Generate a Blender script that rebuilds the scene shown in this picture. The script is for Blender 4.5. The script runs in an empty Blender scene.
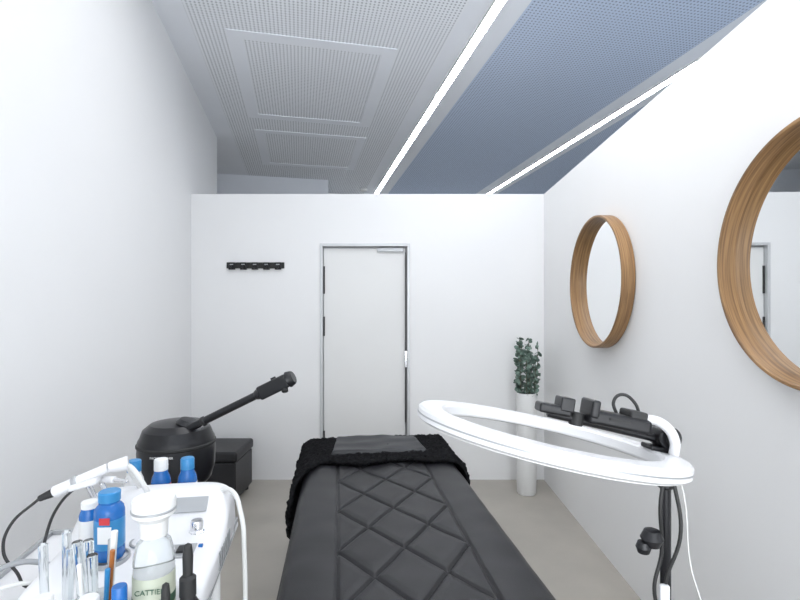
import bpy, bmesh, math, random
from mathutils import Vector, Matrix, noise
random.seed(4)
D=bpy.data; C=bpy.context
sc=C.scene
try:
    sc.view_settings.view_transform='Standard'
    sc.view_settings.look='None'
except Exception: pass

# ---------------------------------------------------------------- materials
def mat(name,col,rough=0.5,metal=0.0,bump=0.0,bscale=50,var=0.0,vscale=3,trans=0.0,emis=None,coat=0.0,spec=None,ior=None):
    m=D.materials.new(name); m.use_nodes=True
    nt=m.node_tree; b=nt.nodes['Principled BSDF']
    b.inputs['Base Color'].default_value=(*col,1)
    b.inputs['Roughness'].default_value=rough
    b.inputs['Metallic'].default_value=metal
    if trans: b.inputs['Transmission Weight'].default_value=trans
    if coat: b.inputs['Coat Weight'].default_value=coat
    if ior: b.inputs['IOR'].default_value=ior
    if spec is not None: b.inputs['Specular IOR Level'].default_value=spec
    if emis:
        b.inputs['Emission Color'].default_value=(*emis[0],1)
        b.inputs['Emission Strength'].default_value=emis[1]
    tc=nt.nodes.new('ShaderNodeTexCoord')
    n=nt.nodes.new('ShaderNodeTexNoise'); n.inputs['Scale'].default_value=vscale; n.inputs['Detail'].default_value=5
    nt.links.new(tc.outputs['Object'],n.inputs['Vector'])
    r=nt.nodes.new('ShaderNodeValToRGB')
    k=var
    r.color_ramp.elements[0].position=0.3; r.color_ramp.elements[1].position=0.7
    r.color_ramp.elements[0].color=(*[c*(1-k) for c in col],1)
    r.color_ramp.elements[1].color=(*[min(1,c*(1+k)) for c in col],1)
    nt.links.new(n.outputs['Fac'],r.inputs['Fac'])
    nt.links.new(r.outputs['Color'],b.inputs['Base Color'])
    if bump:
        n2=nt.nodes.new('ShaderNodeTexNoise'); n2.inputs['Scale'].default_value=bscale; n2.inputs['Detail'].default_value=3
        nt.links.new(tc.outputs['Object'],n2.inputs['Vector'])
        bp=nt.nodes.new('ShaderNodeBump'); bp.inputs['Strength'].default_value=bump; bp.inputs['Distance'].default_value=0.002
        nt.links.new(n2.outputs['Fac'],bp.inputs['Height']); nt.links.new(bp.outputs['Normal'],b.inputs['Normal'])
    return m
M_wall=mat('wall_paint',(0.82,0.82,0.82),0.65,bump=0.1,bscale=120,var=0.005)
M_ceil=mat('ceiling_plaster',(0.80,0.82,0.86),0.8,var=0.01)
M_floor=mat('floor_concrete',(0.37,0.345,0.305),0.42,bump=0.1,bscale=30,var=0.09,vscale=2.5)
M_black=mat('black_leather',(0.016,0.016,0.018),0.40,bump=0.3,bscale=350,var=0.1,spec=0.35)
M_blackpl=mat('black_plastic',(0.012,0.012,0.014),0.3,var=0.05,spec=0.4)
M_blackmt=mat('black_matte',(0.02,0.02,0.02),0.6,var=0.05)
M_towel=mat('towel_terry',(0.008,0.008,0.009),0.95,bump=1.0,bscale=260,var=0.4,vscale=120,spec=0.1)
M_sheet=mat('vinyl_sheet',(0.018,0.019,0.022),0.42,bump=0.3,bscale=60,var=0.1,spec=0.32)
M_white=mat('white_plastic',(0.74,0.74,0.75),0.3,var=0.01)
M_whitem=mat('white_matte',(0.74,0.74,0.73),0.5,var=0.02)
M_chrome=mat('chrome',(0.8,0.8,0.82),0.12,1.0)
M_grey=mat('grey_metal',(0.42,0.43,0.44),0.4,0.6)
M_frame=mat('door_frame_silver',(0.60,0.61,0.62),0.4,0.3)
M_rebate=mat('door_rebate',(0.40,0.40,0.41),0.5)
M_doorp=mat('door_paint',(0.76,0.76,0.75),0.5,var=0.01)
M_mirror=mat('mirror_glass',(0.92,0.93,0.93),0.01,1.0)
M_blue=mat('blue_plastic',(0.012,0.13,0.42),0.25,var=0.05)
M_lblue=mat('light_blue_plastic',(0.03,0.22,0.48),0.3)
M_red=mat('red_label',(0.6,0.04,0.05),0.4)
M_clear=mat('clear_plastic',(0.90,0.93,0.94),0.08,trans=0.85,ior=1.3)
M_glass=mat('glass_clear',(0.88,0.91,0.91),0.02,trans=1.0,ior=1.4)
M_amber=mat('amber',(0.35,0.12,0.03),0.25)
M_cream=mat('cream_label',(0.50,0.53,0.42),0.5)
M_green=mat('dark_green',(0.05,0.12,0.07),0.5)
M_leaf=mat('eucalyptus_leaf',(0.14,0.205,0.17),0.6,var=0.45,vscale=30)
M_stem=mat('eucalyptus_stem',(0.10,0.09,0.05),0.7)
M_led=mat('led_diffuser',(1,1,1),0.5,emis=((0.93,0.96,1.0),28))
M_dark=mat('dark_gap',(0.01,0.01,0.012),0.3)
M_cable=mat('cable_black',(0.02,0.02,0.02),0.5)
M_cableg=mat('cable_grey',(0.30,0.31,0.32),0.5)
M_cablew=mat('cable_white',(0.70,0.70,0.68),0.4)
M_print=mat('print_white',(0.8,0.8,0.8),0.5)

def wood():
    m=D.materials.new('oak_veneer'); m.use_nodes=True; nt=m.node_tree; b=nt.nodes['Principled BSDF']
    tc=nt.nodes.new('ShaderNodeTexCoord'); mp=nt.nodes.new('ShaderNodeMapping'); mp.inputs['Scale'].default_value=(3,3,110)
    n=nt.nodes.new('ShaderNodeTexNoise'); n.inputs['Scale'].default_value=1.6; n.inputs['Detail'].default_value=6
    r=nt.nodes.new('ShaderNodeValToRGB')
    r.color_ramp.elements[0].position=0.3; r.color_ramp.elements[0].color=(0.17,0.088,0.036,1)
    r.color_ramp.elements[1].position=0.7; r.color_ramp.elements[1].color=(0.38,0.22,0.095,1)
    nt.links.new(tc.outputs['Object'],mp.inputs['Vector']); nt.links.new(mp.outputs['Vector'],n.inputs['Vector'])
    nt.links.new(n.outputs['Fac'],r.inputs['Fac']); nt.links.new(r.outputs['Color'],b.inputs['Base Color'])
    b.inputs['Roughness'].default_value=0.45
    return m
M_wood=wood()
def perf(name,base,hole,pitch=0.027,rad=0.25):
    m=D.materials.new(name); m.use_nodes=True; nt=m.node_tree; b=nt.nodes['Principled BSDF']
    b.inputs['Roughness'].default_value=0.85
    tc=nt.nodes.new('ShaderNodeTexCoord')
    s=nt.nodes.new('ShaderNodeVectorMath'); s.operation='SCALE'; s.inputs['Scale'].default_value=1/pitch
    f=nt.nodes.new('ShaderNodeVectorMath'); f.operation='FRACTION'
    sub=nt.nodes.new('ShaderNodeVectorMath'); sub.operation='SUBTRACT'; sub.inputs[1].default_value=(0.5,0.5,0)
    mul=nt.nodes.new('ShaderNodeVectorMath'); mul.operation='MULTIPLY'; mul.inputs[1].default_value=(1,1,0)
    ln=nt.nodes.new('ShaderNodeVectorMath'); ln.operation='LENGTH'
    lt=nt.nodes.new('ShaderNodeMath'); lt.operation='LESS_THAN'; lt.inputs[1].default_value=rad
    mx=nt.nodes.new('ShaderNodeMix'); mx.data_type='RGBA'
    mx.inputs[6].default_value=(*base,1); mx.inputs[7].default_value=(*hole,1)
    L=nt.links.new
    L(tc.outputs['Object'],s.inputs[0]); L(s.outputs[0],f.inputs[0]); L(f.outputs[0],sub.inputs[0]); L(sub.outputs[0],mul.inputs[0])
    L(mul.outputs[0],ln.inputs[0]); L(ln.outputs['Value'],lt.inputs[0]); L(lt.outputs[0],mx.inputs[0]); L(mx.outputs[2],b.inputs['Base Color'])
    return m
M_perf=perf('perforated_tile',(0.82,0.84,0.87),(0.36,0.37,0.40))
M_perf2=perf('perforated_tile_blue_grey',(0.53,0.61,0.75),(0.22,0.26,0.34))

# ---------------------------------------------------------------- helpers
def link(o,parent=None,m=None):
    C.collection.objects.link(o)
    if parent: o.parent=parent
    if m is not None and hasattr(o.data,'materials'): o.data.materials.append(m)
    return o
def group(name,loc=(0,0,0),rz=0):
    e=D.objects.new(name,None); e.location=loc; e.rotation_euler=(0,0,rz); e.empty_display_size=0.1
    C.collection.objects.link(e); return e
def mesh(name,verts,faces,m,parent=None,smooth=False):
    me=D.meshes.new(name); me.from_pydata([tuple(v) for v in verts],[],faces); me.update()
    o=D.objects.new(name,me); link(o,parent,m)
    if smooth:
        for p in me.polygons: p.use_smooth=True
    return o
def fixn(o):
    bm=bmesh.new(); bm.from_mesh(o.data); bmesh.ops.recalc_face_normals(bm,faces=bm.faces); bm.to_mesh(o.data); bm.free(); return o
def bev(o,w,seg=3):
    if w>0:
        b=o.modifiers.new('bevel','BEVEL'); b.width=w; b.segments=seg; b.limit_method='ANGLE'; b.angle_limit=math.radians(35)
        for p in o.data.polygons: p.use_smooth=True
        o.modifiers.new('wn','WEIGHTED_NORMAL')
    return o
def boxes(name,lst,m,parent=None,bevel=0):
    v=[];f=[]
    for (x0,x1,y0,y1,z0,z1) in lst:
        i=len(v)
        v+=[(x0,y0,z0),(x1,y0,z0),(x1,y1,z0),(x0,y1,z0),(x0,y0,z1),(x1,y0,z1),(x1,y1,z1),(x0,y1,z1)]
        f+=[[i+a for a in q] for q in ((0,3,2,1),(4,5,6,7),(0,1,5,4),(1,2,6,5),(2,3,7,6),(3,0,4,7))]
    return bev(mesh(name,v,f,m,parent),bevel)
def box(name,c,s,m,parent=None,bevel=0,rot=(0,0,0)):
    o=boxes(name,[(-s[0]/2,s[0]/2,-s[1]/2,s[1]/2,-s[2]/2,s[2]/2)],m,parent,bevel)
    o.location=c; o.rotation_euler=rot; return o
def prism(name,pts,z0,z1,m,parent=None,bevel=0):
    n=len(pts)
    v=[(p[0],p[1],z0) for p in pts]+[(p[0],p[1],z1) for p in pts]
    f=[list(range(n))[::-1],list(range(n,2*n))]+[[i,(i+1)%n,n+(i+1)%n,n+i] for i in range(n)]
    return bev(fixn(mesh(name,v,f,m,parent)),bevel)
def lathe(name,prof,m,parent=None,loc=(0,0,0),rot=(0,0,0),seg=40,smooth=True,sharp=35):
    v=[];f=[]
    n=len(prof)
    for k in range(seg):
        a=2*math.pi*k/seg
        for r,z in prof: v.append((r*math.cos(a),r*math.sin(a),z))
    for k in range(seg):
        k2=(k+1)%seg
        for i in range(n-1): f.append([k*n+i,k2*n+i,k2*n+i+1,k*n+i+1])
    o=mesh(name,v,f,m,parent,smooth)
    bm=bmesh.new(); bm.from_mesh(o.data); bmesh.ops.remove_doubles(bm,verts=bm.verts,dist=1e-6)
    bmesh.ops.recalc_face_normals(bm,faces=bm.faces); bm.to_mesh(o.data); bm.free()
    if smooth:
        try: o.data.set_sharp_from_angle(angle=math.radians(sharp))
        except Exception: pass
    o.location=loc; o.rotation_euler=rot; return o
def cyl(name,loc,r,h,m,parent=None,rot=(0,0,0),bv=0.0,seg=32):
    b=min(bv,r*.9,h*.45)
    prof=[(0,0),(r-b,0),(r,b),(r,h-b),(r-b,h),(0,h)] if b>0 else [(0,0),(r,0),(r,h),(0,h)]
    return lathe(name,prof,m,parent,loc,rot,seg)
def rod(name,a,b,r1,m,parent=None,r2=None,seg=24,caps=True):
    a=Vector(a);b=Vector(b);r2=r1 if r2 is None else r2
    d=b-a; L=d.length
    o=lathe(name,[(0,0),(r1*.85,0),(r1,r1*.15),(r2,L-r2*.15),(r2*.85,L),(0,L)],m,parent,a,(0,0,0),seg)
    o.rotation_mode='QUATERNION'; o.rotation_quaternion=d.to_track_quat('Z','Y'); return o
def tube(name,pts,r,m,parent=None):
    cu=D.curves.new(name,'CURVE'); cu.dimensions='3D'; cu.bevel_depth=r; cu.bevel_resolution=4; cu.resolution_u=10; cu.use_fill_caps=True
    s=cu.splines.new('BEZIER'); s.bezier_points.add(len(pts)-1)
    for bp,p in zip(s.bezier_points,pts):
        bp.co=p; bp.handle_left_type=bp.handle_right_type='AUTO'
    o=D.objects.new(name,cu); return link(o,parent,m)
def text(name,s,size,loc,rot,m,parent):
    cu=D.curves.new(name,'FONT'); cu.body=s; cu.size=size; cu.align_x='CENTER'; cu.extrude=0.0004
    o=D.objects.new(name,cu); o.location=loc; o.rotation_euler=rot; return link(o,parent,m)

# ---------------------------------------------------------------- room
YB=4.09; CH=3.45; PH=2.487
A=math.atan(0.213)            # building grid is rotated relative to the partitions
ca,sa=math.cos(A),math.sin(A)
def uv(u,v): return (u*ca-v*sa, u*sa+v*ca)
def xl(y): return -1.817-0.213*(y-YB)
def xr(y): return 1.253-0.017*(YB-y)
boxes('floor',[(-5,8,-1.6,11,-0.1,0.0)],M_floor)
# back partition with the door opening
boxes('wall_back',[(-1.90,-0.696,YB,YB+.12,0,PH),(0.087,1.36,YB,YB+.12,0,PH),(-0.696,0.087,YB,YB+.12,2.055,PH)],M_wall)
prism('wall_right',[(xr(-1.45),-1.45),(xr(YB),YB-.001),(xr(YB)+.12,YB-.001),(xr(-1.45)+.12,-1.45)],0,PH,M_wall)
prism('wall_left',[(xl(-1.45),-1.45),(xl(5.37),5.37),(xl(5.37)-.25,5.37),(xl(-1.45)-.25,-1.45)],0,CH,M_wall)
# rear facade with glazing bars
fx0=-0.66
lst=[(fx0,7.5,-1.6,-1.47,0,0.35),(fx0,7.5,-1.6,-1.47,3.1,CH)]
for i in range(7):
    x=fx0+i*1.33; lst.append((x,x+.08,-1.6,-1.47,.35,3.1))
boxes('wall_rear',lst,M_wall)
# ceiling (building grid)
ceil=group('ceiling',(0,0,0),A)
def cplate(name,u0,u1,v0,v1,z,m,t=0.05): return boxes(name,[(u0,u1,v0,v1,z,z+t)],m,ceil)
cplate('perforated_left',-0.74,1.06,-2.6,9,CH,M_perf)
cplate('plain_edge',-5,-0.74,-2.6,9,CH,M_ceil)
cplate('led_band_1',1.06,1.45,-2.6,9,CH,M_ceil)
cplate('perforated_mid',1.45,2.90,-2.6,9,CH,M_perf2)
cplate('led_band_2',2.90,3.25,-2.6,9,CH,M_ceil)
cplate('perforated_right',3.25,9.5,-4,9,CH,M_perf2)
def hatch(name,u0,u1,v0,v1,w=.10):
    boxes(name,[(u0,u1,v0,v0+w,CH-.006,CH+.01),(u0,u1,v1-w,v1,CH-.006,CH+.01),(u0,u0+w,v0+w,v1-w,CH-.006,CH+.01),(u1-w,u1,v0+w,v1-w,CH-.006,CH+.01)],M_ceil,ceil)
hatch('access_hatch_1',-.51,.72,3.48,5.01); hatch('access_hatch_2',-.48,.74,5.33,6.57,.09)
for i,(u) in enumerate((1.25,3.09)):
    g=group('led_strip_light',(0,0,0),A)
    boxes('diffuser',[(u-.031,u+.031,-1.0,7.85,CH-.012,CH-.001)],M_led,g)
    boxes('housing',[(u-.040,u-.032,-1.0,7.85,CH-.016,CH-.001),(u+.032,u+.040,-1.0,7.85,CH-.016,CH-.001)],M_whitem,g)
w=boxes('wall_far',[(-2.6,7.5,7.95,8.1,0,CH)],M_wall); w.rotation_euler=(0,0,A)
w=boxes('wall_far_left',[(-2.6,-2.48,5.6,7.95,0,CH),(-2.6,-1.21,5.48,5.6,0,CH)],M_wall); w.rotation_euler=(0,0,A)
w=boxes('wall_far_right',[(7.4,7.5,-3,7.95,0,CH)],M_wall); w.rotation_euler=(0,0,A)
w=boxes('trim_soffit',[(-2.45,.42,7.15,7.94,3.12,CH-.001)],M_ceil); w.rotation_euler=(0,0,A)
cf=group('ceiling_fixture',(*uv(1.0,7.5),CH)); cyl('body',(0,0,-.05),.06,.049,M_whitem,cf,bv=.01)  # small round white fixture under the far ceiling

# door
d=group('door_1',(0,YB,0))
fr=[(-.696,-.672,-.012,.11,0,2.055),(.063,.087,-.012,.11,0,2.055),(-.672,.063,-.012,.11,2.031,2.055)]
boxes('frame',fr,M_frame,d,.002)
boxes('rebate',[(-.672,-.655,.05,.11,0,2.031),(.040,.063,.05,.11,0,2.031),(-.655,.040,.05,.11,2.016,2.031)],M_rebate,d)
boxes('leaf',[(-.668,.044,.030,.050,.006,2.018)],M_doorp,d,.002)
boxes('hinges',[(-.671,-.658,.018,.03,1.62,1.86),(-.671,-.658,.018,.03,1.25,1.42),(-.671,-.658,.018,.03,.3,.42)],M_blackmt,d)
boxes('seal',[(.046,.051,.0,.05,.5,1.98)],M_dark,d)
boxes('closer',[(-.20,.03,.005,.03,1.985,2.018)],M_grey,d,.003)
boxes('lock_plate',[(.042,.060,-.002,.012,.98,1.12)],M_chrome,d,.001)
# ---------------------------------------------------------------- hook rack
h=group('coat_hook_rack',(-1.255,YB,1.857))
box('rail',(0,-.008,.008),(.50,.014,.052),M_blackmt,h,.003)
for i in range(5):
    x=-.2+i*.1
    box('hook_%d'%(i+1),(x,-.024,.001),(.056,.018,.064),M_blackpl,h,.004)
    box('hook_slot_%d'%(i+1),(x,-.0335,.014),(.030,.002,.008),M_grey,h)
    rod('peg_%d'%(i+1),(x,-.025,-.018),(x,-.060,-.006),.008,M_blackpl,h,.010)
# ---------------------------------------------------------------- mirrors
def mirror(yc,zc,R):
    g=group('round_wall_mirror',(xr(yc)-.002,yc,zc))
    g.rotation_euler=(0,-math.pi/2,-0.017)
    Hd=.072
    lathe('hoop',[(R-.014,.002),(R,.002),(R,Hd-.003),(R-.003,Hd),(R-.011,Hd),(R-.014,Hd-.003),(R-.014,.002)],M_wood,g,seg=128)
    lathe('glass',[(0,.016),(R-.0145,.016),(R-.0145,.010),(0,.010)],M_mirror,g,seg=128)
    cyl('backing',(0,0,.002),R-.015,.008,M_blackmt,g,seg=64)
mirror(2.83,1.640,.395); mirror(1.30,1.625,.39)
# ---------------------------------------------------------------- pouf
p=group('cube_ottoman',(-1.43,3.715,0)); 
box('body',(0,0,.185),(.40,.40,.29),M_black,p,.012)
box('seat_lid',(0,0,.372),(.42,.42,.08),M_black,p,.022)
for sx in(-1,1):
    for sy in(-1,1): cyl('foot',(sx*.16,sy*.16,0),.02,.045,M_blackmt,p)
# ---------------------------------------------------------------- vase + eucalyptus
v=group('eucalyptus_vase',(1.02,3.79,0))
lathe('vase',[(0,0),(.070,0),(.076,.01),(.080,.25),(.078,.6),(.082,.79),(.080,.81),(.072,.81),(.070,.6),(.06,.1),(0,.1)],M_whitem,v,seg=48)
lv=[];lf=[]
def leaf(c,nrm,up,rad):
    nrm=nrm.normalized(); up=(up-up.dot(nrm)*nrm).normalized(); sd=nrm.cross(up)
    i=len(lv); n=9
    lv.append(c+up*rad*.9-nrm*.003)
    for k in range(n):
        a=2*math.pi*k/n
        lv.append(c+up*(rad*.95+math.cos(a)*rad)+sd*math.sin(a)*rad*.8+nrm*.12*rad*abs(math.sin(a)))
    for k in range(n): lf.append([i,i+1+k,i+1+(k+1)%n])
for s in range(15):
    a=s*2.4+random.uniform(-.3,.3); rr=random.uniform(.02,.11); H=random.uniform(.24,.47)
    base=Vector((.03*math.cos(a),.03*math.sin(a),.45)); top=Vector((rr*math.cos(a),rr*math.sin(a),.81+H))
    pts=[]
    for k in range(15):
        t=k/14; q=base.lerp(top,t); q+=Vector((math.cos(a),math.sin(a),0))*.015*math.sin(t*3.1); pts.append(q)
    tube('stem_%d'%(s+1),[tuple(q) for q in pts[::3]]+[tuple(pts[-1])],.0022,M_stem,v)
    for k in range(7,15):
        for sgn in range(4):
            b=random.uniform(0,6.28)
            dirv=Vector((math.cos(b),math.sin(b),random.uniform(.0,.8))).normalized()
            nr=Vector((random.uniform(-1,1),random.uniform(-1,1),random.uniform(.1,1)))
            leaf(pts[k]+Vector((0,0,random.uniform(-.02,.02))),nr,dirv,random.uniform(.014,.024))
mesh('leaves',lv,lf,M_leaf,v,True)
# ---------------------------------------------------------------- treatment bed
BL=1.90; BW=.38; BT=.70
bed=group('treatment_bed',(.094,.90,0),math.atan(.129))
nx,ny=170,420; V=[];F=[]
r=.045
for j in range(ny+1):
    y=BL*j/ny
    for i in range(nx+1):
        x=-BW+2*BW*i/nx
        z=BT
        e=max(0,abs(x)-(BW-r)); e2=max(0,r-y,y-(BL-r)); ee=min(r,math.hypot(e,e2))
        z-=r-math.sqrt(max(0,r*r-ee*ee))
        sx=.215
        g=math.exp(-((abs(x)-sx)/.0045)**2)*.010
        if abs(x)<sx:
            a=(x/.215+y/.31); b=(x/.215-y/.31)
            da=abs(a-round(a)); db=abs(b-round(b))
            la=da*.177; lb=db*.177
            g=max(g,math.exp(-(la/.004)**2)*.008,math.exp(-(lb/.004)**2)*.008)
            z+=.005*min(1,(min(la,lb)/.03))**.6
        else:
            z+=.008*math.sin(math.pi*min(1,max(0,(abs(x)-sx)/(BW-sx))))
        z-=g
        z+=noise.noise(Vector((x*9,y*9,0)))*.003
        V.append((x,y,z))
for j in range(ny):
    for i in range(nx):
        k=j*(nx+1)+i; F.append([k,k+1,k+nx+2,k+nx+1])
mesh('mattress_top',V,F,M_black,bed,True)
boxes('mattress_core',[(-BW,BW,0,BL,BT-.12,BT-.046)],M_black,bed,.006)
boxes('piping',[(-BW-.004,BW+.004,-.004,BL+.004,BT-.054,BT-.046)],M_black,bed,.003)
boxes('frame',[(-.31,.31,.08,BL-.08,BT-.17,BT-.121)],M_blackmt,bed,.01)
boxes('column',[(-.16,.16,.62,1.22,.10,BT-.171)],M_blackmt,bed,.02)
boxes('base',[(-.26,.26,.40,1.45,.012,.099)],M_blackmt,bed,.02)
for sx in(-1,1):
    for yy in(.46,1.39): cyl('foot',(sx*.2,yy,0),.03,.02,M_blackmt,bed)
# towel (draped over the far end and both sides)
tw=[];tf=[]
ns,nt_=200,140
zt=BT+.006
for j in range(nt_+1):
    for i in range(ns+1):
        s=-.60+1.14*i/ns
        fl=max(0,min(1,(-s-.30)/.15)); fr_=max(0,min(1,(s-.30)/.15))
        t0=1.43-.26*fl-.10*fr_+.02*math.sin(s*17)
        t1=BL+.17
        t=t0+(t1-t0)*j/nt_
        R=.05; W=BW+.012
        def fold(q,W):
            a=abs(q)
            if a<W-R: return a,0
            arc=(a-(W-R))/R
            if arc<math.pi/2: return W-R+R*math.sin(arc), -R*(1-math.cos(arc))
            return W+.0, -R-(a-(W-R)-R*math.pi/2)
        xx,dz=fold(s,W); xx=math.copysign(xx,s)
        if t<BL-.04: yy,dz2=t,0
        else:
            q=min(math.pi/2,(t-BL+.04)/.055)
            yy=BL-.04+.055*math.sin(q); dz2=-.055*(1-math.cos(q))-max(0,t-BL+.04-.086)
        z=zt+min(dz,dz2) if (dz<-.001 or dz2<-.001) else zt
        nn=noise.noise(Vector((s*7,t*7,1)))
        out=.010*nn+.012*noise.noise(Vector((s*22,t*22,3)))+.012*noise.noise(Vector((s*95,t*95,3)))
        side=max(0,-dz)/.05
        xx+=math.copysign(min(1,side)*(abs(out)+.012+.018*abs(math.sin(t*16))*min(1,max(0,-dz-.05)/.1)),s)
        z+=abs(out)+.006
        tw.append((xx,yy,z))
for j in range(nt_):
    for i in range(ns):
        k=j*(ns+1)+i; tf.append([k,k+1,k+ns+2,k+ns+1])
to=mesh('towel',tw,tf,M_towel,bed,True)
sm=to.modifiers.new('s','SOLIDIFY'); sm.thickness=.014; sm.offset=1
# smooth vinyl head pad on towel
pv=[];pf=[]
for j in range(41):
    for i in range(61):
        x=-.255+.51*i/60; y=1.55+.315*j/40
        e=min((.255-abs(x)),(y-1.55),(1.865-y)); k=min(1,e/.02)
        z=zt+.018+.018*math.sqrt(max(0,1-(1-k)**2))+.008*noise.noise(Vector((x*8,y*10,5)))
        pv.append((x*(1-.12*max(0,(y-1.53)/.345)),y,z))
for j in range(40):
    for i in range(60):
        k=j*61+i; pf.append([k,k+1,k+62,k+61])
mesh('head_pad',pv,pf,M_sheet,bed,True)
# ---------------------------------------------------------------- facial steamer
st=group('facial_steamer',(-.868,1.83,-.015))
lathe('housing',[(0,.80),(.10,.80),(.125,.83),(.138,.88),(.140,.94),(.137,.985),(.130,.998),(.128,1.004),(.120,1.025),(.095,1.045),(.05,1.053),(0,1.055)],M_blackpl,st,seg=64,sharp=25)
lathe('collar',[(.1395,.962),(.1425,.966),(.1425,.972),(.1395,.976)],M_blackmt,st,seg=64)
text('label_1','FACIAL STEAMER',.011,(.01,-.1405,.945),(math.pi/2,0,0),M_print,st)
text('label_2','ozone  |  timer',.009,(.01,-.1405,.925),(math.pi/2,0,0),M_print,st)
cyl('tank',(0,0,.70),.085,.10,M_blackpl,st,bv=.02)
cyl('pole',(0,0,.08),.016,.63,M_chrome,st)
cyl('hub',(0,0,.06),.04,.05,M_blackpl,st,bv=.01)
for k in range(5):
    a=k*2*math.pi/5+.3
    rod('leg_%d'%(k+1),(0,0,.085),(.22*math.cos(a),.22*math.sin(a),.07),.014,M_blackpl,st,.010)
    lathe('castor_%d'%(k+1),[(0,-.01),(.022,-.01),(.025,0),(.022,.01),(0,.01)],M_blackmt,st,(.22*math.cos(a),.22*math.sin(a),.04),(math.pi/2,0,a))
lathe('arm_socket',[(0,0),(.042,0),(.044,.02),(.03,.035),(0,.037)],M_blackpl,st,(.05,-.03,1.03),(0,.3,0))
p0=Vector((.070,-.06,1.035)); p1=Vector((.475,-.09,1.235))
dr=(p1-p0).normalized()
rod('arm',p0,p0+dr*.34,.0145,M_blackpl,st)
rod('arm_ring',p0+dr*.06,p0+dr*.075,.018,M_blackmt,st)
rod('nozzle_neck',p0+dr*.29,p0+dr*.315,.017,M_blackpl,st,.024)
nz=box('nozzle',tuple(p0+dr*.37),(.12,.05,.052),M_blackpl,st,.008,rot=(0,-math.atan2(dr.z,dr.x),-.06))
rod('nozzle_tip',p0+dr*.425,p0+dr*.452,.031,M_blackpl,st,.026)
rod('nozzle_outlet',p0+dr*.41+Vector((0,0,-.0)),p0+dr*.41+Vector((.01,-.02,-.034)),.012,M_blackmt,st)
rod('nozzle_knob',p0+dr*.37+Vector((0,0,.02)),p0+dr*.37+Vector((-.006,0,.034)),.010,M_blackmt,st)
# ---------------------------------------------------------------- trolley
RZ=math.radians(10)
tr=group('salon_trolley',(-.305,.56,0),RZ)
TW,TL=.44,.68
for i,z in enumerate((.22,.56,.90)):
    boxes('shelf_%d'%(i+1),[(-TW,0,0,TL,z,z+.015)],M_white,tr,.004)
    boxes('rim_%d'%(i+1),[(-TW,0,0,.008,z+.015,z+.026),(-TW,0,TL-.008,TL,z+.015,z+.026),(-TW,-TW+.008,0,TL,z+.015,z+.026),(-.008,0,0,TL,z+.015,z+.026)],M_grey,tr,.002)
for i,(x,y) in enumerate(((-TW+.03,.03),(-.05,.03),(-TW+.03,TL-.03),(-.05,TL-.03))):
    cyl('post_%d'%(i+1),(x,y,.06),.011,.84,M_whitem,tr)
    lathe('castor_%d'%(i+1),[(0,-.012),(.026,-.012),(.03,0),(.026,.012),(0,.012)],M_blackmt,tr,(x,y,.03),(math.pi/2,0,.4))
ZT=.9165
# ---------------------------------------------------------------- facial machine
cx,cy=-.50,.94
cR,sR=math.cos(RZ),math.sin(RZ)
fm=group('facial_treatment_machine',(cx-(cx*cR-cy*sR),cy-(cx*sR+cy*cR),0),RZ)
def fmw(x,y):
    dx,dy=x-cx,y-cy
    return (cx+dx*cR-dy*sR, cy+dx*sR+dy*cR)
prof=[(.795,.935),(.782,.955),(.787,.985),(.81,1.000),(.93,1.006),(.97,1.014),(1.00,1.040),(1.025,1.062),(1.06,1.070),(1.10,1.064),(1.12,1.03),(1.125,.98),(1.12,.935)]
xs=[(-.665,.50),(-.660,.80),(-.645,.97),(-.60,1),(-.50,1),(-.43,1),(-.395,.96),(-.370,.80),(-.360,.5)]
vv=[];ff=[]
n=len(prof)
for k,(x,s) in enumerate(xs):
    for (y,z) in prof:
        yy=.94+(y-.94)*(.88+.12*s); zz=.930+(z-.930)*(.45+.55*s)
        vv.append((x,yy,zz))
for k in range(len(xs)-1):
    for i in range(n):
        ff.append([k*n+i,k*n+(i+1)%n,(k+1)*n+(i+1)%n,(k+1)*n+i])
ff.append(list(range(n))); ff.append([ (len(xs)-1)*n+i for i in range(n)][::-1])
o=fixn(mesh('housing',vv,ff,M_white,fm,True)); ss=o.modifiers.new('ss','SUBSURF'); ss.levels=2; ss.render_levels=2
boxes('base_plate',[(-.655,-.365,.795,1.115,.928,.936)],M_grey,fm,.003)
boxes('feet',[(-.63,-.60,.81,.84,.917,.929),(-.42,-.39,.81,.84,.917,.929),(-.63,-.60,1.06,1.09,.917,.929),(-.42,-.39,1.06,1.09,.917,.929)],M_blackmt,fm)
lathe('knob',[(0,0),(.017,0),(.016,.004),(.013,.006),(.0125,.022),(.011,.025),(0,.026)],M_chrome,fm,(-.415,.955,1.006))
box('switch_panel',(-.425,.885,1.0025),(.045,.05,.006),M_grey,fm,.002)
box('switch',(-.425,.885,1.006),(.018,.026,.006),M_blackpl,fm,.002)
box('button_1',(-.395,.90,1.003),(.008,.008,.006),M_blue,fm,.001)
box('display',(-.44,1.003,1.045),(.07,.034,.004),M_grey,fm,.001,rot=(.72,0,0))
boxes('vents',[(-.3625,-.359,.90+k*.02,.91+k*.02,.95,.985) for k in range(6)],M_grey,fm)
for i,(x,y,rr) in enumerate(((-.548,.875,.030),(-.605,.93,.022),(-.505,.93,.024))):
    lathe('well_%d'%(i+1),[(rr,.998),(rr+.004,.998),(rr+.004,1.009),(rr,1.009)],M_grey,fm,(x,y,0))
rod('holder_post',(-.62,1.02,1.03),(-.64,1.0,1.105),.006,M_chrome,fm)
box('holder_cradle',(-.64,1.0,1.108),(.055,.05,.012),M_white,fm,.004,rot=(0,-.25,0))
rod('handpiece_body',(-.70,.995,1.092),(-.60,1.0,1.135),.012,M_white,fm,.010)
rod('handpiece_ring',(-.665,.997,1.108),(-.655,.997,1.112),.0135,M_grey,fm)
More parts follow.
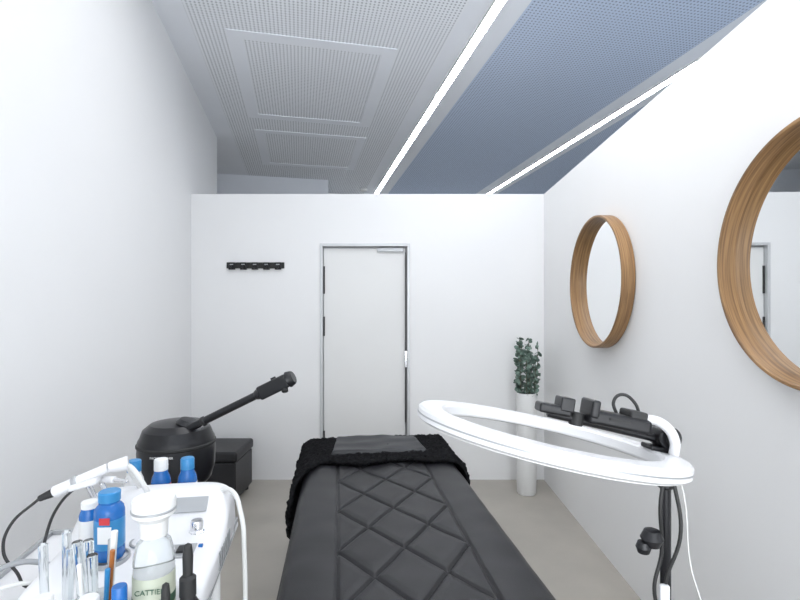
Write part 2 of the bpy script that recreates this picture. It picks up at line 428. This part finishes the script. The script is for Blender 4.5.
rod('handpiece_head',(-.60,1.0,1.135),(-.565,1.01,1.14),.011,M_white,fm,.015)
rod('handpiece_tail',(-.725,.99,1.082),(-.70,.995,1.092),.006,M_blackmt,fm,.009)
rod('probe_body',(-.66,1.05,1.10),(-.58,.98,1.115),.008,M_white,fm,.007)
rod('probe_tip',(-.58,.98,1.115),(-.545,.95,1.12),.005,M_chrome,fm,.003)
rod('probe_post',(-.615,1.06,1.03),(-.62,1.015,1.10),.005,M_chrome,fm)
tube('vacuum_hose',[(-.56,1.07,1.06),(-.57,1.02,1.13),(-.53,.97,1.12),(-.50,.99,1.03)],.005,M_cablew,fm)
tube('cable_1',[(-.725,.99,1.082),(-.765,.97,1.04),(-.765,.95,1.0),(-.73,.93,.965),(-.70,.90,.955),(-.655,.88,.96)],.0028,M_cable,fm)
tube('cable_2',[(-.66,1.05,1.10),(-.70,1.02,1.06),(-.705,.97,1.0),(-.69,.93,.965),(-.655,.86,.965)],.0028,M_cable,fm)
pc=group('power_cable',(0,0,0))
tube('cable_grey',[(*fmw(-.665,.95),.96),(*fmw(-.72,.92),.99),(*fmw(-.78,.9),.97),(-.87,.82,.90),(-.95,.82,.75),(-.97,.84,.4),(-.92,.90,.02),(-1.0,1.05,.006)],.005,M_cableg,pc)
tube('cable_white',[(*fmw(-.665,.92),.95),(*fmw(-.73,.88),.965),(*fmw(-.80,.86),.93),(-.90,.80,.8),(-.93,.82,.5),(-.90,.90,.01),(-.95,1.1,.006)],.004,M_cablew,pc)
sh=group('vacuum_suction_hose',(0,0,0))
def f3(x,y,z): return (*fmw(x,y),z)
tube('hose',[f3(-.405,1.06,1.045),f3(-.36,1.03,1.060),f3(-.335,1.0,1.02),f3(-.325,.98,.94),f3(-.322,.97,.80),f3(-.33,.98,.62),f3(-.37,.98,.582)],.005,M_cablew,sh)

# ---------------------------------------------------------------- bottles
def bottle(name,x,y,z,r,h,body,cap,label=None,neck=.45,capr=.5):
    g=group(name,(x,y,z))
    lathe('body',[(0,0),(r*.92,0),(r,.004),(r,h*.70),(r*.92,h*.76),(r*neck,h*.82),(r*neck,h*.88),(0,h*.88)],body,g,seg=36)
    lathe('cap',[(0,h*.855),(r*capr,h*.855),(r*capr,h*.985),(r*capr*.9,h),(0,h)],cap,g,seg=28)
    if label: lathe('label',[(r*1.002,h*.18),(r*1.012,h*.19),(r*1.012,h*.60),(r*1.002,h*.61)],label,g,seg=36)
    return g
ZM=1.0085
bx_,by_=fmw(-.548,.875)
g=bottle('blue_spray_bottle',bx_,by_,ZM,.025,.122,M_blue,M_lblue,M_lblue,.7,.74)
box('red_stripe',(.006,-.0252,.075),(.018,.002,.012),M_red,g)
box('print_patch',(.006,-.0252,.05),(.024,.002,.03),M_print,g)
bx_,by_=fmw(-.605,.93)
bottle('blue_spray_bottle',bx_,by_,ZM,.018,.085,M_blue,M_whitem,M_whitem,.8,.82)
for nm,x,mm,cp,lb in (('blue_lotion_bottle',-.645,M_whitem,M_lblue,M_blue),('blue_lotion_bottle',-.585,M_blue,M_whitem,M_red),('blue_lotion_bottle',-.525,M_blue,M_lblue,M_whitem)):
    yy=1.148+(x+.6)*.176
    gg=bottle(nm,x,yy,ZT,.022,.184,mm,cp,None,.7,.72)
    lathe('label_high',[(.0222,.100),(.0225,.101),(.0225,.124),(.0222,.125)],lb,gg)
# tall clear bottle with pump lid
g=group('clear_lotion_bottle',(-.374,.715,ZT))
lathe('body',[(0,0),(.027,0),(.029,.004),(.029,.175),(.024,.195),(.017,.203),(.017,.212),(0,.212)],M_clear,g)
lathe('lotion',[(0,.004),(.026,.005),(.026,.150),(0,.150)],M_whitem,g)
lathe('lid',[(0,.205),(.019,.205),(.020,.228),(.030,.238),(.031,.256),(.029,.262),(0,.262)],M_whitem,g)
lathe('lid_seam',[(.0308,.243),(.0318,.244),(.0318,.246),(.0308,.247)],M_grey,g)
lathe('label',[(.0291,.02),(.0296,.021),(.0296,.150),(.0291,.151)],M_cream,g)
lathe('label_band',[(.0296,.105),(.0300,.106),(.0300,.118),(.0296,.119)],M_green,g)
text('print','CATTIER',.0105,(.009,-.0302,.131),(math.pi/2,0,0.18),M_green,g)
def dropper(x,y,h,r):
    g=group('dropper_bottle',(x,y,ZT))
    lathe('body',[(0,0),(r,0),(r,h*.52),(r*.5,h*.6),(r*.5,h*.62),(0,h*.62)],M_blackpl,g)
    lathe('collar',[(r*.62,h*.61),(r*.62,h*.74),(r*.4,h*.76),(0,h*.76)],M_blackmt,g)
    lathe('bulb',[(r*.36,h*.75),(r*.4,h*.9),(r*.3,h*.98),(0,h)],M_blackmt,g)
dropper(-.316,.70,.200,.019); dropper(-.324,.650,.170,.015)
bottle('blue_serum_bottle',-.388,.650,ZT,.014,.165,M_lblue,M_blue,None,.6,.7)
bottle('white_serum_bottle',-.424,.640,ZT,.016,.155,M_whitem,M_whitem,M_cream,.6,.8)
bottle('white_serum_bottle',-.50,.655,ZT,.018,.145,M_whitem,M_whitem,M_lblue,.6,.8)
cup=group('tool_cup',(-.455,.708,ZT))
lathe('cup',[(0,0),(.031,0),(.035,.11),(.033,.11),(.029,.004),(0,.004)],M_clear,cup)
tools=[(M_glass,-.02,.01,.195,.006),(M_glass,.0,-.012,.185,.006),(M_whitem,-.012,-.02,.175,.003),(M_amber,.02,.0,.185,.003),(M_whitem,.012,.018,.205,.004),(M_lblue,.022,-.014,.165,.003),(M_glass,-.026,-.004,.20,.006),(M_grey,.004,.022,.19,.003)]
for i,(mm,x,y,hh,rr) in enumerate(tools):
    rod('tool_%d'%(i+1),(x*.5,y*.5,.006),(x*1.1,y*1.1,hh),rr*.8,mm,cup,rr*1.2)
rack=group('glass_electrode_rack',(-.53,.735,ZT))
box('block',(0,0,.02),(.055,.05,.04),M_whitem,rack,.004)
for i,(x,y,hh) in enumerate(((-.016,-.01,.185),(.0,.012,.195),(.016,-.008,.18))):
    rod('tube_%d'%(i+1),(x,y,.03),(x*1.3,y,hh),.0055,M_clear,rack,.0065)
    rod('tube_tip_%d'%(i+1),(x,y,.035),(x*1.05,y,.065),.0065,M_grey,rack,.0065)
# ---------------------------------------------------------------- ring light
rl=group('ring_light',(0,0,0))
rg=D.objects.new('ring_pivot',None); rg.location=(.245,.80,1.251); rg.rotation_euler=(-.07,math.radians(11.0),0); link(rg,rl)
ro,ri=.218,.175
lathe('ring_body',[(ri+.003,-.011),(ri,-.007),(ri,.007),(ri+.004,.011),(ro-.004,.011),(ro,.007),(ro,-.007),(ro-.006,-.011),(ri+.003,-.011)],M_white,rg,seg=128)
lathe('ring_diffuser',[(ri+.006,-.0125),(ro-.008,-.0125),(ro-.008,-.0105),(ri+.006,-.0105)],M_whitem,rg,seg=128)
lathe('seam',[(ro-.0004,-.0015),(ro+.0006,-.001),(ro+.0006,.001),(ro-.0004,.0015)],M_grey,rg,seg=128)
boxes('mount_plate',[(.174,.220,-.018,.018,.011,.019)],M_blackpl,rg,.003)
tube('white_bracket',[(.205,-.030,.012),(.200,-.035,.035),(.185,-.030,.055),(.165,-.015,.060),(.155,0,.05)],.008,M_white,rg)
rod('bar',(.200,0,.030),(.0,0,.038),.007,M_blackpl,rg)
rod('knob_1',(.203,-.022,.036),(.203,.022,.036),.019,M_blackpl,rg)
rod('knob_2',(.203,-.032,.036),(.203,-.022,.036),.011,M_blackmt,rg)
box('phone_clamp',(.115,0,.047),(.105,.050,.024),M_blackpl,rg,.006)
box('phone_clamp_jaw',(.070,0,.060),(.014,.054,.030),M_blackpl,rg,.004)
box('phone_clamp_grip',(.145,0,.062),(.030,.044,.016),M_blackmt,rg,.004)
box('clamp_slot',(.112,-.0255,.049),(.035,.002,.004),M_blackmt,rg)
box('holder_small',(.008,0,.046),(.055,.034,.016),M_blackpl,rg,.004)
box('holder_small_jaw',(.026,0,.058),(.024,.036,.024),M_blackpl,rg,.003)
rod('ball_joint',(.05,0,.026),(.05,0,.048),.012,M_blackmt,rg)
tube('cable_loop',[(.125,.015,.055),(.118,.02,.078),(.130,.02,.092),(.150,.015,.084),(.165,.01,.055)],.0028,M_cable,rg)
# stand
X0,Y0=.452,.80
cyl('pole_upper',(X0,Y0,.60),.0085,.60,M_blackpl,rl)
cyl('pole_lower',(X0,Y0,.10),.012,.62,M_blackpl,rl)
cyl('pole_collar',(X0,Y0,.69),.019,.05,M_blackmt,rl,bv=.004)
cyl('head_joint',(X0,Y0,1.160),.014,.040,M_blackpl,rl,bv=.004)
for k in range(3):
    a=k*2*math.pi/3+.5
    e=(X0+.36*math.cos(a),Y0+.36*math.sin(a),.008)
    rod('leg_%d'%(k+1),(X0,Y0,.38),e,.008,M_blackpl,rl)
    rod('brace_%d'%(k+1),(X0,Y0,.14),(X0+.20*math.cos(a),Y0+.20*math.sin(a),.175),.004,M_blackmt,rl)
tube('cable_a',[(X0-.01,Y0-.02,1.20),(X0-.025,Y0-.03,1.15),(X0-.018,Y0-.02,1.06),(X0-.030,Y0-.02,1.00),(X0-.012,Y0-.015,.93),(X0-.014,Y0-.015,.80)],.003,M_cable,rl)
tube('cable_b',[(X0+.0,Y0-.02,1.19),(X0+.008,Y0-.03,1.10),(X0-.012,Y0-.02,1.0),(X0+.010,Y0-.015,.9),(X0+.01,Y0-.015,.75)],.003,M_cable,rl)
lathe('remote_ball',[(0,-.018),(.012,-.013),(.018,0),(.012,.013),(0,.018)],M_blackpl,rl,(X0-.034,Y0-.02,1.085))
lathe('remote_ball_2',[(0,-.012),(.009,-.009),(.012,0),(.009,.009),(0,.012)],M_blackpl,rl,(X0-.048,Y0-.02,1.07))
box('inline_remote',(X0-.016,Y0-.024,.985),(.016,.010,.05),M_white,rl,.003)
tube('cable_white',[(X0+.008,Y0-.02,1.200),(X0+.02,Y0-.02,1.15),(X0+.030,Y0-.02,1.04),(X0+.05,Y0-.02,.97),(X0+.07,Y0-.02,.85),(X0+.03,Y0,.5),(X0+.08,Y0+.05,.01)],.0013,M_cablew,rl)

# ---------------------------------------------------------------- lights
def area(name,loc,rot,sx,sy,power,col):
    l=D.lights.new(name,'AREA'); l.shape='RECTANGLE'; l.size=sx; l.size_y=sy; l.energy=power; l.color=col
    o=D.objects.new(name,l); o.location=loc; o.rotation_euler=rot; C.collection.objects.link(o); return o
fill=area('overhead_fill',(.15,1.9,CH-.03),(0,0,A),1.8,1.8,28,(.99,.99,1.0))  # unseen fill light added above the bed to brighten walls and floor
up=math.radians(42)
area('window_daylight',(.3,-1.40,1.6),(math.pi/2+up,0,0),1.8,2.4,66,(.94,.97,1.0))
area('window_daylight_high',(4.2,-1.40,1.6),(math.pi/2+up,0,0),5.0,2.4,170,(.80,.89,1.0))
w=D.worlds.new('World'); sc.world=w; w.use_nodes=True
bg=w.node_tree.nodes['Background']; bg.inputs[0].default_value=(0.80,0.89,1.0,1); bg.inputs[1].default_value=1.0
# ---------------------------------------------------------------- camera
cam=D.cameras.new('camera'); co=D.objects.new('camera',cam); C.collection.objects.link(co)
co.location=(0,0,1.46); co.rotation_euler=(math.pi/2,0,0)
cam.sensor_width=36; cam.lens=470/800*36; cam.shift_y=12/800; cam.clip_start=.02
sc.camera=co
